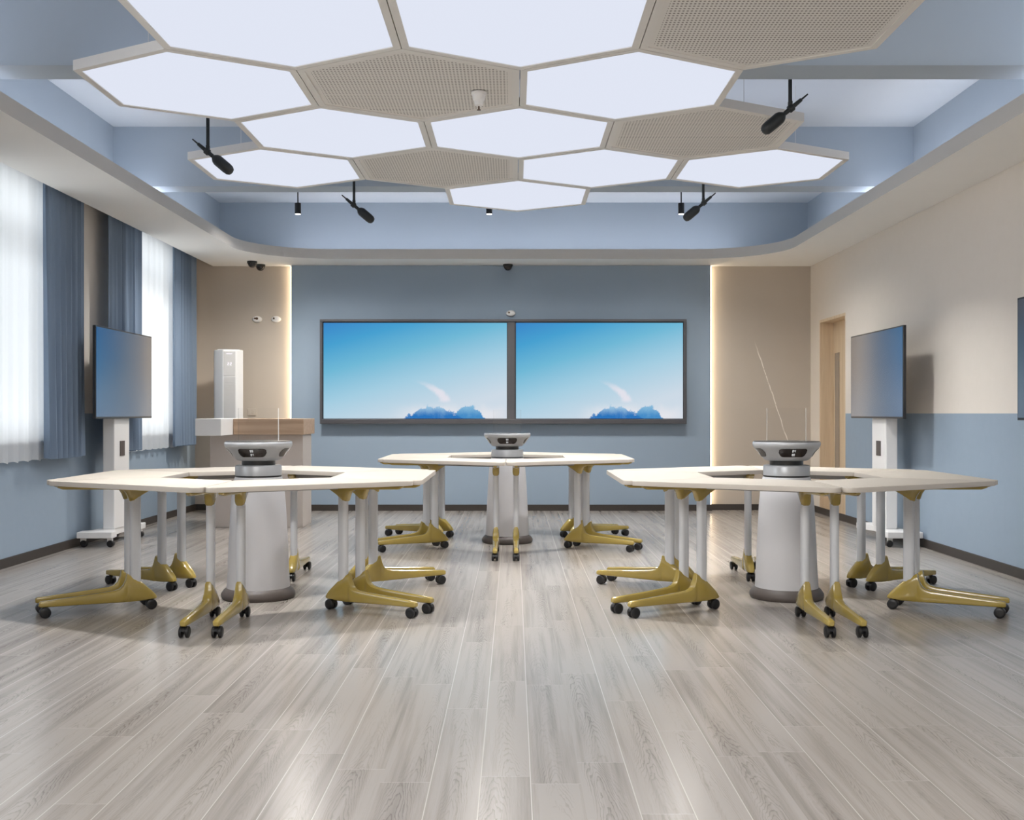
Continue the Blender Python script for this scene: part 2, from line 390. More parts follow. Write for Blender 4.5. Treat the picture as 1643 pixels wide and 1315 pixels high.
def empty(name, loc, rz=0.0):
    o = bpy.data.objects.new(name, None); C.objects.link(o); o.location = loc; o.rotation_euler = (0, 0, rz); o.empty_display_size = 0.1
    return o
def tag(o, label=None, cat=None, group=None, kind=None):
    if label: o['label'] = label
    if cat: o['category'] = cat
    if group: o['group'] = group
    if kind: o['kind'] = kind
    return o
def copy_tree(o, parent=None):
    c = o.copy(); C.objects.link(c)
    if parent: c.parent = parent
    for ch in [k for k in bpy.data.objects if k.parent == o]: copy_tree(ch, c)
    return c
def round_poly(pts, rad, seg=5):
    out = []; n = len(pts)
    for i in range(n):
        p = Vector(pts[i]); a = Vector(pts[i-1]); b = Vector(pts[(i+1) % n])
        r = rad[i] if isinstance(rad, (list, tuple)) else rad
        da = (a-p).normalized(); db = (b-p).normalized()
        ang = da.angle(db); tl = r/math.tan(ang/2)
        s0 = p+da*tl; s1 = p+db*tl
        cen = p + (da+db).normalized()*(r/math.sin(ang/2))
        a0 = math.atan2(s0.y-cen.y, s0.x-cen.x); a1 = math.atan2(s1.y-cen.y, s1.x-cen.x)
        d = (a1-a0+PI) % (2*PI)-PI
        for k in range(seg+1):
            t = a0+d*k/seg; out.append((cen.x+r*math.cos(t), cen.y+r*math.sin(t)))
    return out

SEG7 = {'0': 'abcdef', '1': 'bc', '2': 'abged', '3': 'abgcd', '4': 'fgbc', '5': 'afgcd', '6': 'afgedc', '7': 'abc', '8': 'abcdefg', '9': 'abcdfg'}
def seg_rects(text, w, h, t, gap):
    """rectangles of seven-segment digits around the origin"""
    out = []; tot = len(text)*w+(len(text)-1)*gap; x = -tot/2
    for ch in text:
        R = dict(a=(x, x+w, h/2-t, h/2), g=(x, x+w, -t/2, t/2), d=(x, x+w, -h/2, -h/2+t), f=(x, x+t, 0, h/2), b=(x+w-t, x+w, 0, h/2), e=(x, x+t, -h/2, 0), c=(x+w-t, x+w, -h/2, 0))
        out += [R[s] for s in SEG7[ch]]; x += w+gap
    return out

# ------------------------------------------------------------------ room shell
XL, XR, YB, YF, ZC = -3.71, 3.46, 12.85, -2.6, 3.575
ZS, ZF = 2.838, 2.945           # soffit underside, soffit top
def structure(o, label, cat): return tag(o, label, cat, kind='structure')

fl = MB().box(XL-0.3, XR+0.4, YF-0.2, YB+0.2, -0.1, 0.0).build('floor', M['floor'])
structure(fl, 'grey oak plank floor with pale grooves between the boards', 'floor')
cl = MB().box(XL-0.3, XR+0.3, YF-0.2, YB+0.2, ZC, ZC+0.1).build('ceiling', M['ceiling'])
structure(cl, 'white upper ceiling seen between the blue beams', 'ceiling')

wl = MB(); WH = 0.85; ZW0, ZW1 = 0.9, 2.95
ys = [YF-0.2]
for yc, n in sorted(WIN): ys += [yc-WH, yc+WH]
ys.append(YB+0.2)
for i in range(0, len(ys), 2): wl.box(XL-0.25, XL, ys[i], ys[i+1], 0, ZC)
for yc, n in WIN:
    wl.box(XL-0.25, XL, yc-WH, yc+WH, 0, ZW0); wl.box(XL-0.25, XL, yc-WH, yc+WH, ZW1, ZC)
structure(wl.build('wall_left', M['wall']), 'left wall, blue below and beige above, with curtained windows', 'wall')

DY0, DY1, DZ = 11.5, 12.48, 2.177
wr = MB().box(XR, XR+0.25, YF-0.2, DY0, 0, ZC).box(XR, XR+0.25, DY1, YB+0.2, 0, ZC).box(XR, XR+0.25, DY0, DY1, DZ, ZC)
structure(wr.build('wall_right', M['wall']), 'right wall, blue below and beige above, with a door recess', 'wall')
structure(MB().box(XL, XR, YB, YB+0.2, 0, ZC).build('wall_back', M['slab']), 'beige stone wall panels behind the blue display wall', 'wall')
structure(MB().box(XL, XR, YF-0.2, YF, 0, ZC).build('wall_front', M['beige']), 'plain beige wall behind the viewer', 'wall')
bp_ = MB().box(-2.575, 2.28, YB-0.085, YB-0.001, 0, ZS-0.002).build('wall_back_centre', M['blue'])
structure(bp_, 'raised blue wall panel carrying the two large screens', 'wall')
for sx, x in ((-1, -2.575), (1, 2.28)):       # warm strips hidden behind the raised panel's edges
    l = MB().box(min(x, x+sx*0.012), max(x, x+sx*0.012), YB-0.05, YB-0.02, 0.07, ZS-0.01).build('edge_strip_light', M['warmled'])
    tag(l, ('warm strip light along the left edge of the blue wall panel', 'warm strip light along the right edge of the blue wall panel')[sx > 0], 'strip light')

# soffit ring with rounded inner corners
def soffit_bm():
    bm = bmesh.new()
    outer = [(-3.50, YF), (XR, YF), (XR, YB), (-3.50, YB)]
    inner = round_poly([(-2.9, YF+0.6), (2.9, YF+0.6), (2.9, 12.22), (-2.9, 12.22)], 0.9, 20)
    es = []
    for L in (outer, inner):
        vs = [bm.verts.new((p[0], p[1], ZS)) for p in L]
        es += [bm.edges.new((vs[i], vs[(i+1) % len(vs)])) for i in range(len(vs))]
    r = bmesh.ops.triangle_fill(bm, edges=es, use_beauty=True)
    fs = [f for f in r['geom'] if isinstance(f, bmesh.types.BMFace)]
    ex = bmesh.ops.extrude_face_region(bm, geom=fs)
    bmesh.ops.translate(bm, vec=(0, 0, ZF-ZS), verts=[v for v in ex['geom'] if isinstance(v, bmesh.types.BMVert)])
    return bm
s_ = MB(); s_.bm.free(); s_.bm = soffit_bm()
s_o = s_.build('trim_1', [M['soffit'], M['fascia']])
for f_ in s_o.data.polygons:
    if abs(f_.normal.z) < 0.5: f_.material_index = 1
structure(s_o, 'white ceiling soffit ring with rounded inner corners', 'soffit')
# coffer walls above the soffit
cv = MB().box(-3.50, -3.42, YF, YB, ZF, ZC).box(3.42, XR, YF, YB, ZF, ZC).box(-3.42, 3.42, YB-0.02, YB-0.001, ZF, ZC).box(-3.42, 3.42, YF, YF+0.03, ZF, ZC)
structure(cv.build('trim_2', M['coveblue']), 'pale blue upright sides of the raised coffer', 'ceiling coffer')
structure(MB().box(-3.42, 3.42, 6.15, 6.41, 3.065, ZC).build('trim_3', M['coveblue']), 'nearer blue beam crossing the raised ceiling', 'beam')
structure(MB().box(-3.42, 3.42, 9.43, 9.68, 3.065, ZC).build('trim_4', M['coveblue']), 'farther blue beam crossing the raised ceiling behind the hexagons', 'beam')
# cove strips lying on the soffit
for nm, b in (('left', (-3.16, -3.12, 0.5, 12.0)), ('right', (3.12, 3.16, 0.5, 12.0)), ('back', (-2.6, 2.6, 12.50, 12.54))):
    l = MB().box(*b, ZF+0.001, ZF+0.02).build('cove_strip_light', M['coveled'])
    tag(l, 'white strip light lying in the %s cove of the ceiling' % nm, 'strip light')

# baseboards
def baseboard(n, lab, boxes):
    m = MB()
    for b in boxes: m.box(*b, 0, 0.07)
    structure(m.build(n, M['dark']), lab, 'baseboard')
baseboard('baseboard_left', 'dark brown baseboard along the window wall', [(XL, XL+0.015, YF, YB)])
baseboard('baseboard_right', 'dark brown baseboard along the door wall', [(XR-0.015, XR, YF, YB)])
baseboard('baseboard_back', 'dark brown baseboard along the screen wall', [(XL+0.015, -2.59, YB-0.015, YB), (-2.59, 2.295, YB-0.1, YB-0.085), (2.295, XR-0.015, YB-0.015, YB)])

# door
d_ = MB().box(XR+0.15, XR+0.2, DY0, DY1, 0, DZ).build('door_1', M['doorwood'])
structure(d_, 'pale wooden door with a narrow glass strip in the right wall', 'door')
MB().box(XR+0.143, XR+0.15, 12.22, 12.37, 0.45, 1.80).build('glass_strip', M['smoked'], d_)
MB().box(XR+0.001, XR+0.15, DY1-0.03, DY1, 0, DZ).box(XR+0.001, XR+0.15, DY0, DY0+0.03, 0, DZ).box(XR+0.001, XR+0.15, DY0+0.03, DY1-0.03, DZ-0.03, DZ).build('door_frame', M['doorwood'], d_)

# windows
for yc, n in WIN:
    w = MB()
    a, b = yc-WH, yc+WH; x0, x1 = XL-0.18, XL-0.12; t = 0.05
    w.box(x0, x1, a, b, ZW0, ZW0+t).box(x0, x1, a, b, ZW1-t, ZW1).box(x0, x1, a, a+t, ZW0+t, ZW1-t).box(x0, x1, b-t, b, ZW0+t, ZW1-t)
    w.box(x0, x1, a+t, b-t, 2.39, 2.45)
    for mm in (yc-0.6, yc+0.6): w.box(x0, x1, mm-0.03, mm+0.03, ZW0+t, 2.39).box(x0, x1, mm-0.03, mm+0.03, 2.45, ZW1-t)
    wo = w.build('window_%d' % n, M['frame'])
    structure(wo, ['window at the far end of the left wall behind white sheers', 'window nearer the viewer in the left wall behind white sheers', 'window of the left wall beside the viewer'][n-1], 'window')
    MB().box(XL-0.152, XL-0.148, a+t, b-t, ZW0+t, ZW1-t).build('window_pane', M['pane'], wo)
    MB().box(XL-0.12, XL+0.02, a+0.001, b-0.001, ZW0-0.0, ZW0+0.02).build('window_sill', M['frame'], wo)

# ------------------------------------------------------------------ curtains
def cloth(name, y0, y1, xc, amp, wl_, z0, z1, m, label, cat, group, seed, nz=30, pinch=0.0):
    rnd = random.Random(seed); bm = MB(); n = int((y1-y0)/0.009)
    ph = [rnd.uniform(0, 2*PI) for _ in range(4)]; k = 2*PI/wl_
    grid = []
    for j in range(nz+1):
        v = j/nz; z = z0+(z1-z0)*v; row = []
        flare = 1.0+0.35*(1-v)**3
        for i in range(n+1):
            u = i/n; y = y0+(y1-y0)*u
            yy = y+0.02*math.sin(y*7+ph[3])+0.012*math.sin(v*2.5+y*5+ph[1])*(1-v)
            f = math.sin(k*yy+ph[0]+0.5*math.sin(v*1.8+ph[2])*(1-v))
            f = math.copysign(abs(f)**0.75, f)*0.75+0.3*math.sin(2.3*k*y+ph[1])
            x = xc+amp*flare*f*0.85
            yc = (y0+y1)/2
            ysh = y + pinch*(1-v)**2.2*(yc-y)*0.25*(1 if y < yc else -0.2)
            zz = z + (0.006*math.sin(k*yy*1.0+ph[2]) if j == 0 else 0)
            row.append(bm.bm.verts.new((x, ysh, zz)))
        grid.append(row)
    for j in range(nz):
        for i in range(n): bm._f([grid[j][i], grid[j][i+1], grid[j+1][i+1], grid[j+1][i]])
    o = bm.build(name, m, smooth=True)
    o.data.polygons.foreach_set('use_smooth', [True]*len(o.data.polygons))
    tag(o, label, cat, group); return o
ZT = 3.03
cloth('curtain', 8.44, 9.2, -3.585, 0.034, 0.125, 0.775, ZT, M['curtain'], 'blue curtain at the left, farther side of the nearer window', 'curtain', 'blue window curtains', 1, pinch=0.3)
cloth('curtain', 9.76, 10.58, -3.585, 0.034, 0.125, 0.775, ZT, M['curtain'], 'blue curtain hanging behind the left rolling screen', 'curtain', 'blue window curtains', 2)
cloth('curtain', 11.68, 12.42, -3.585, 0.034, 0.125, 0.775, ZT, M['curtain'], 'blue curtain in the far left corner of the room', 'curtain', 'blue window curtains', 3, pinch=0.4)
cloth('curtain', 6.5, 7.3, -3.585, 0.034, 0.125, 0.775, ZT, M['curtain'], 'blue curtain at the near side of the nearer window, by the left picture edge', 'curtain', 'blue window curtains', 4)
cloth('sheer_curtain', 7.0, 8.95, -3.665, 0.016, 0.19, 0.765, ZT, M['sheer'], 'white sheer curtain over the nearer window, at the left picture edge', 'curtain', 'white sheer curtains', 5)
cloth('sheer_curtain', 10.3, 12.0, -3.665, 0.016, 0.19, 0.765, ZT, M['sheer'], 'white sheer curtain over the far window beside the left rolling screen', 'curtain', 'white sheer curtains', 6)
# ------------------------------------------------------------------ hexagonal ceiling panels
HX, HD0, HR, HZ = 0.035, 5.95, 0.697, 1.125+1.85
HW = math.sqrt(3)*HR
def hexpts(r): return [(r*math.cos(math.radians(30+60*i)), r*math.sin(math.radians(30+60*i))) for i in range(6)]
def hex_panel(lit):
    t = empty('hexagon_ceiling_light' if lit else 'perforated_ceiling_panel', (0, 0, 0))
    ro = HR-0.003; ri = HR-0.047
    MB().ring_prism(hexpts(ro), hexpts(ri), 0, 0.055).build('frame', M['hexframe'], t)
    MB().prism(hexpts(ri-0.0005), 0.005, 0.05).build('diffuser' if lit else 'perforated_board', M['glow'] if lit else M['perf'], t)
    for a in (90, 210, 330):
        p = (0.3*math.cos(math.radians(a)), 0.3*math.sin(math.radians(a)))
        MB().tube((p[0], p[1], 0.05), (p[0], p[1], ZC-HZ), 0.0014, 6).build('suspension_rod', M['hexframe'], t)
    return t
layout = [(-1.0, [(-1, 1, 'cut off by the top edge, left of the three there'), (0, 1, 'cut off by the top edge, in the middle'), (1, 0, 'cut off by the top edge, right of the lit ones')]),
          (0.5, [(-1.5, 1, 'leftmost of the second row, above the left microphone'), (-0.5, 0, 'in the second row, carrying the white sprinkler'), (0.5, 1, 'at the right end of the second row')]),
          (2.0, [(-1, 1, 'left end of the third row, behind the sprinkler panel'), (0, 1, 'middle of the third row, just behind the sprinkler'), (1, 0, 'right end of the third row, behind the near right microphone')]),
          (3.5, [(-1.5, 1, 'leftmost of the fourth row, crossed by the left microphone'), (-0.5, 0, 'in the fourth row, above the left end of the far hexagon'), (0.5, 1, 'third of the fourth row, right of the perforated panel'), (1.5, 1, 'rightmost of the fourth row, above the far right microphone')]),
          (5.0, [(0, 1, 'alone in the last row, nearest the screen wall')])]
proto = {1: hex_panel(1), 0: hex_panel(0)}; used = {1: False, 0: False}
for row, items in layout:
    for kx, lit, words in items:
        o = proto[lit] if not used[lit] else copy_tree(proto[lit]); used[lit] = True
        x, y = HX+kx*HW, HD0+row*HR
        o.location = (x, y, HZ)
        tag(o, ('white lit hexagon ceiling light, ' if lit else 'perforated white hexagon ceiling panel, ')+words, 'ceiling light' if lit else 'ceiling panel',
            'lit hexagon ceiling lights' if lit else 'perforated hexagon ceiling panels')
        if lit:
            add_light('hexagon_lamp', 'AREA', (x, y, HZ-0.004), KEY.get((row, kx), LAMP_W), (1.0, 0.985, 0.965), shape='DISK', size=0.16 if (row, kx) in KEY else 0.5, spread=math.radians(118 if (row, kx) in KEY else 140))
for kx in (-1.9, -1.1, -0.3):      # added fill lamps, unseen behind the viewer, tilted to brighten the right wall
    for yy in (1.0, -1.0):
        add_light('added_fill_lamp', 'AREA', (HX+kx*HW, yy, HZ-0.02), 38.0, (1.0, 0.985, 0.965), rot=(0, math.radians(-38), 0), shape='DISK', size=0.6)

# ------------------------------------------------------------------ hanging microphones, downlights, sprinkler, cameras
def microphone(name_loc, sgn, label):
    x, y, z = name_loc
    t = empty('hanging_microphone', (x, y, z))
    ax = Vector((sgn*0.765, 0, -0.645))
    prof = [(0.0045, -0.135), (0.006, -0.09), (0.011, -0.085), (0.014, -0.02), (0.014, 0.02), (0.013, 0.045)]
    MB().lathe(prof, 20, axis=ax).build('microphone_tail', M['mic'], t, smooth=True)
    MB().lathe([(0.013, 0.045), (0.018, 0.05), (0.031, 0.066), (0.037, 0.085), (0.037, 0.165), (0.034, 0.19), (0.024, 0.206), (0.010, 0.212)], 28, axis=ax).build('microphone_head', M['mic'], t, smooth=True)
    MB().lathe([(0.0205, -0.022), (0.0225, -0.018), (0.0225, 0.006), (0.0205, 0.010)], 20, axis=ax).box(-0.012-sgn*0.0, 0.012, -0.012, 0.012, 0.0, 0.045).build('clamp', M['mic'], t, bevel=0.002)
    MB().tube((0, 0, 0.03), (0, 0, ZC-z), 0.0115, 14).build('stem', M['mic'], t, smooth=True)
    MB().lathe([(0.04, ZC-z-0.02), (0.04, ZC-z)], 24).build('ceiling_rose', M['mic'], t)
    tag(t, label, 'microphone', 'black microphones hanging from the ceiling')
microphone((-2.045, 7.38, 2.872), 1, 'black hanging microphone at the far left, over the left lit hexagons')
microphone((-1.345, 9.3, 2.878), 1, 'black hanging microphone between the left pendant downlight and the last hexagon')
microphone((1.63, 6.5, 2.918), -1, 'black hanging microphone, largest, at the right before the near beam')
microphone((1.60, 9.3, 2.895), -1, 'black hanging microphone beside the right pendant downlight')

for px, lab in ((478, 'left'), (785, 'middle'), (1093, 'right')):
    x = (px-824)*11.0/FPX
    t = empty('pendant_downlight', (x, 11.0, 3.113))
    MB().lathe([(0.031, 0), (0.031, 0.105), (0.028, 0.108)], 28).build('lamp_body', M['black'], t, smooth=True)
    MB().tube((0, 0, 0.1), (0, 0, ZC-3.113), 0.006, 10).build('stem', M['black'], t)
    MB().lathe([(0.027, -0.004), (0.027, -0.0005)], 28).build('lens', M['spotglow'], t)
    tag(t, {'left': 'small black pendant downlight left of the far left microphone', 'middle': 'small black pendant downlight mostly hidden by the last hexagon', 'right': 'small black pendant downlight left of the far right microphone'}[lab], 'light', 'small black pendant downlights')
    add_light('downlight_lamp', 'SPOT', (x, 11.0, 3.10), SPOT_W[lab], (1.0, 0.96, 0.9), rot=(0, 0, 0), spot_size=math.radians(150), spot_blend=0.6, shadow_soft_size=0.14)

t = empty('ceiling_sprinkler', (-0.2, 6.36, HZ))
MB().lathe([(0.044, 0.0), (0.044, -0.012), (0.038, -0.016), (0.034, -0.045), (0.026, -0.052), (0.024, -0.075), (0.016, -0.08)], 28).build('housing', M['white'], t, smooth=True)
MB().lathe([(0.005, -0.08), (0.005, -0.1), (0.012, -0.1), (0.012, -0.104)], 14).build('nozzle', M['brass'], t)
tag(t, 'white sprinkler fitted under a perforated hexagon panel', 'sprinkler')

def dome(x, y, label):
    t = empty('dome_camera', (x, y, ZS))
    MB().lathe([(0.056, 0.0), (0.056, -0.022), (0.052, -0.026)], 32).build('mount', M['mic'], t, smooth=True)
    MB().lathe([(0.047, -0.026)]+[(0.047*math.cos(a*PI/20), -0.026-0.047*math.sin(a*PI/20)) for a in range(1, 10)], 32).build('dome', M['panel'], t, smooth=True)
    tag(t, label, 'camera', 'black dome cameras on the soffit')
dome(-2.945, 12.43, 'black ceiling dome camera, left and nearer one of the pair')
dome(-2.915, 12.70, 'black ceiling dome camera, right and lower one of the pair')
dome(-0.065, 12.68, 'black ceiling dome camera above the middle of the screens')

def eyeball(x, y, z, label, two):
    t = empty('wall_sensor', (x, y, z))
    R = [[Vector((rx*math.cos(2*PI*i/32), -yy, rz*math.sin(2*PI*i/32))) for i in range(32)] for rx, rz, yy in ((0.056, 0.038, 0), (0.056, 0.038, 0.012), (0.046, 0.03, 0.03), (0.025, 0.016, 0.038))]
    MB().loops(R).build('cover', M['white'], t, smooth=True)
    m = MB().lathe([(0.011, 0), (0.011, 0.008)], 16, c=(-0.02, -0.034, 0.008), axis=(0, -1, 0))
    if two: m.lathe([(0.015, 0), (0.015, 0.008)], 16, c=(0.003, -0.037, 0.006), axis=(0, -1, 0)).box(-0.02, 0.0, -0.043, -0.036, 0.002, 0.012)
    m.build('lens', M['brass'], t)
    tag(t, label, 'sensor')
eyeball((412.5-824)/138-0.002, YB, 2.22, 'white oval wall sensor with two brown lenses, left of the pair', True)
eyeball((442.5-824)/138, YB, 2.22, 'white oval wall sensor nearer the blue panel, right of the pair', False)
eyeball((819.5-824)/139, YB-0.085, 2.28, 'white oval sensor on the blue wall just above the screens', False)
so = MB().box(-3.10, -3.00, YB-0.012, YB, 1.10, 1.18).box(-3.09, -3.055, YB-0.016, YB-0.01, 1.115, 1.165).box(-3.045, -3.01, YB-0.016, YB-0.01, 1.115, 1.165).build('wall_switch', M['slab'], bevel=0.003)
tag(so, 'small beige wall switch between the air conditioner and blue wall', 'switch')

# ------------------------------------------------------------------ twin display on the blue wall
YP = YB-0.085
t = empty('display_wall', (-0.12, YP, 0))
ox = -0.12
X0, X1, Z0, Z1 = -2.222, 1.985, 1.005, 2.205
fr = MB()
yf = -0.115
fr.box(X0-ox, X1-ox, yf, 0, Z1-0.028, Z1).box(X0-ox, X1-ox, yf, 0, Z0, Z0+0.055).box(X0-ox, X0+0.028-ox, yf, 0, Z0+0.055, Z1-0.028).box(X1-0.035-ox, X1-ox, yf, 0, Z0+0.055, Z1-0.028)
fr.box(-0.071-ox, 0.016-ox, yf+0.012, 0, Z0+0.055, Z1-0.028)
fr.build('display_frame', M['bezel'], t, bevel=0.003)
for a, b, lab in ((-2.194, -0.071, 'left'), (0.016, 1.95, 'right')):
    w = b-a; h = Z1-0.028-Z0-0.055
    bz = MB().box(a-ox, b-ox, yf+0.02, yf+0.06, Z0+0.055, Z1-0.028).build('screen_bezel', M['bezeldark'], t)
    g = 0.012
    s = MB().box(a+g-ox, b-g*0.5-ox, yf+0.0165, yf+0.0195, Z0+0.055+0.006, Z1-0.028-0.012).build('screen', M['screen'], bz)
tag(t, 'twin large screens in one dark frame showing blue sky and clouds', 'display')

# ------------------------------------------------------------------ rolling screens
def caster(parent, x, y, name='caster', r=0.029, w=0.052, ztop=0.062, ang=0.0, m1=None, trail=0.0):
    """twin wheel furniture caster whose wheels roll along local x turned by ang"""
    m = MB(); ca, sa = math.cos(ang), math.sin(ang)
    ax = Vector((-sa, ca, 0)); c = Vector((x, y, r)) - Vector((ca, sa, 0))*trail
    for s in (-1, 1):
        m.lathe([(r*0.8, -w*0.19), (r, -w*0.12), (r, w*0.12), (r*0.8, w*0.19), (r*0.4, w*0.2)], 24, c=c+ax*s*w*0.31, axis=ax*s)
    m.lathe([(0.012, -w*0.15), (0.012, w*0.15)], 12, c=c, axis=ax)
    # hood over the wheels
    hood = []
    for k in range(7):
        a = math.radians(15+k*25)
        p = c + Vector((ca, sa, 0))*math.cos(a)*(r*1.04)+Vector((0, 0, 1))*math.sin(a)*(r*1.04)
        q = c + Vector((ca, sa, 0))*math.cos(a)*(r*0.72)+Vector((0, 0, 1))*math.sin(a)*(r*0.72)
        hood.append([p+ax*w*0.17, p-ax*w*0.17, q-ax*w*0.17, q+ax*w*0.17])
    m.loops(hood)
    m.tube((x, y, r*1.2), (x, y, ztop+0.006), 0.007, 12)
    return m.build(name, m1 or M['rubber'], parent, smooth=True)

def rolling_screen(loc, rz, label, tvm):
    t = empty('rolling_screen', loc, rz)
    MB().box(-0.05, 0.05, -0.185, 0.185, 0.128, 1.70).build('column', M['white'], t, bevel=0.008)
    MB().box(0.05, 0.056, -0.055, 0.055, 0.755, 0.885).build('socket_plate', M['socket'], t, bevel=0.001)
    tv = MB().box(0.056, 0.082, -0.695, 0.695, 1.082, 1.845).build('display_housing', M['bezeldark'], t, bevel=0.003)
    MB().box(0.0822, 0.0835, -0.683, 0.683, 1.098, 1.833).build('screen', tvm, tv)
    MB().box(-0.02, 0.0555, -0.3, 0.3, 1.2, 1.7).build('mount_bracket', M['bezeldark'], t)
    pts = [(0.115, -0.43), (0.115, -0.31), (0.075, -0.26), (0.045, -0.15), (0.04, 0), (0.045, 0.15), (0.075, 0.26), (0.115, 0.31), (0.115, 0.43), (-0.18, 0.43), (-0.18, 0.31), (-0.12, 0.24), (-0.1, 0), (-0.12, -0.24), (-0.18, -0.31), (-0.18, -0.43)]
    b = MB().prism(pts, 0.078, 0.130).build('base', M['white'], t, bevel=0.005)
    for x in (-0.145, 0.08):
        for y in (-0.37, 0.37):
            c = MB().box(x-0.022, x+0.022, y-0.012, y+0.012, 0.04, 0.078).build('caster_fork', M['white'], b, bevel=0.003)
            MB().lathe([(0.024, -0.022), (0.029, -0.017), (0.029, 0.017), (0.024, 0.022)], 22, c=(x+0.006, y, 0.029), axis=(0, 1, 0)).build('caster_wheel', M['rubber'], b, smooth=True)
    tag(t, label, 'screen stand', 'rolling screens on white stands')
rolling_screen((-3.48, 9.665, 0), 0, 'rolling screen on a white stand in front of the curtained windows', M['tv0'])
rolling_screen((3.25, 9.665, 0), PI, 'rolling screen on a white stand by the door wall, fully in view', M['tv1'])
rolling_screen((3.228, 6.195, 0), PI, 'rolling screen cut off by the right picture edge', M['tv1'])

# ------------------------------------------------------------------ pedestals with display heads
BOWL = [(0.120, 0.838), (0.132, 0.842), (0.152, 0.863), (0.170, 0.890), (0.186, 0.908), (0.198, 0.920), (0.2035, 0.934), (0.2035, 0.946), (0.200, 0.952)]
def bowl_r(z):
    for (r0, z0), (r1, z1) in zip(BOWL, BOWL[1:]):
        if z0 <= z <= z1: return r0+(r1-r0)*(z-z0)/(z1-z0)
    return BOWL[-1][0]
def pedestal(loc, label, digits, prz, edges):
    t = empty('display_pedestal', loc)
    MB().lathe([(0.214, 0), (0.222, 0.012), (0.222, 0.03), (0.205, 0.056), (0.194, 0.062), (0.19, 0.066)], 72).build('plinth', M['plinth'], t, smooth=True)
    MB().lathe([(0.190, 0.066), (0.186, 0.13), (0.176, 0.36), (0.166, 0.55), (0.157, 0.66), (0.149, 0.71), (0.141, 0.738)], 72).build('pedestal_body', M['cone'], t, smooth=True)
    MB().lathe([(0.1385, 0.738), (0.1385, 0.748)], 72).build('seam_ring', M['black'], t, smooth=True)
    MB().lathe([(0.1395, 0.748), (0.1395, 0.800), (0.136, 0.808), (0.128, 0.811)], 72).build('collar', M['silver'], t, smooth=True)
    MB().lathe([(0.1006, 0.811), (0.1006, 0.838)], 64).build('neck', M['black'], t, smooth=True)
    h = MB().lathe(BOWL, 72).build('display_head', M['silver'], t, smooth=True)
    MB().lathe([(0.199, 0.952), (0.197, 0.956)], 72).build('top_plate', M['black'], t, smooth=True)
    for k in range(4):
        a0 = -PI/2+k*PI/2
        # pill-shaped dark window wrapped on the bowl
        m = MB(); N = 28; hw, hh = 0.51, 0.0255; zc = 0.888; rr = hh/0.165
        cols = []
        for i in range(N+1):
            u = -hw+2*hw*i/N
            e = max(0.0, abs(u)-(hw-rr))/rr
            hgt = hh*math.sqrt(max(0.0, 1-e*e))+0.0002
            col = []
            for j in range(5):
                z = zc-hgt+2*hgt*j/4; r = bowl_r(z)+0.0025
                col.append(Vector((r*math.cos(a0+u), r*math.sin(a0+u), z)))
            cols.append(col)
        V = [[m.bm.verts.new(p) for p in c] for c in cols]
        V2 = [[m.bm.verts.new((p.x*0.97, p.y*0.97, p.z)) for p in c] for c in cols]
        for i in range(N):
            for j in range(4):
                m._f([V[i][j], V[i+1][j], V[i+1][j+1], V[i][j+1]]); m._f([V2[i][j], V2[i][j+1], V2[i+1][j+1], V2[i+1][j]])
            m._f([V[i][0], V2[i][0], V2[i+1][0], V[i+1][0]]); m._f([V[i][4], V[i+1][4], V2[i+1][4], V2[i][4]])
        dw = m.build('display_window', M['panel'], h, smooth=True)
        dg = MB()
        for txt, zoff in ((digits[0], 0.0115), (digits[1], -0.0115)):
            for (x0, x1, z0, z1) in seg_rects(txt, 0.0072, 0.0135, 0.0022, 0.0025):
                q = []
                for (xx, zz) in ((x0, z0), (x1, z0), (x1, z1), (x0, z1)):
                    z = zc+zoff+zz; r = bowl_r(z)+0.005; a = a0+xx/0.165
                    q.append(dg.bm.verts.new((r*math.cos(a), r*math.sin(a), z)))
                dg._f(q)
        dg.build('digits', M['digit'], h)
    p = MB()
    p.box(-0.118, 0.118, -0.003, 0.003, 0.956, 1.158)
    a = p.build('acrylic_pane', M['acrylic'], t, rot=(0, 0, prz))
    for ex0, ex1, em in ((-0.1215, -0.118, edges[0]), (0.118, 0.1215, edges[1])):
        MB().box(ex0, ex1, -0.003, 0.003, 0.956, 1.158).build('pane_edge', M[em], a)
    tag(t, label, 'pedestal', 'display pedestals inside the table rings')
RINGS = [('left', (-1.57, 6.75), (-1.563, 6.76)), ('middle', (-0.062, 9.63), (-0.062, 9.63)), ('right', (1.67, 6.75), (1.672, 6.76))]
pedestal((-1.563, 6.76, 0), 'silver display pedestal inside the left table ring', ('88', '87'), 0.30, ('acryliclit', 'acryledge'))
pedestal((-0.055, 9.66, 0), 'silver display pedestal inside the middle, farthest table ring', ('88', '88'), 0.0, ('acryliclit', 'acryliclit'))
pedestal((1.672, 6.76, 0), 'silver display pedestal inside the right table ring', ('84', '88'), 0.0, ('acryledge2', 'acryledge2'))

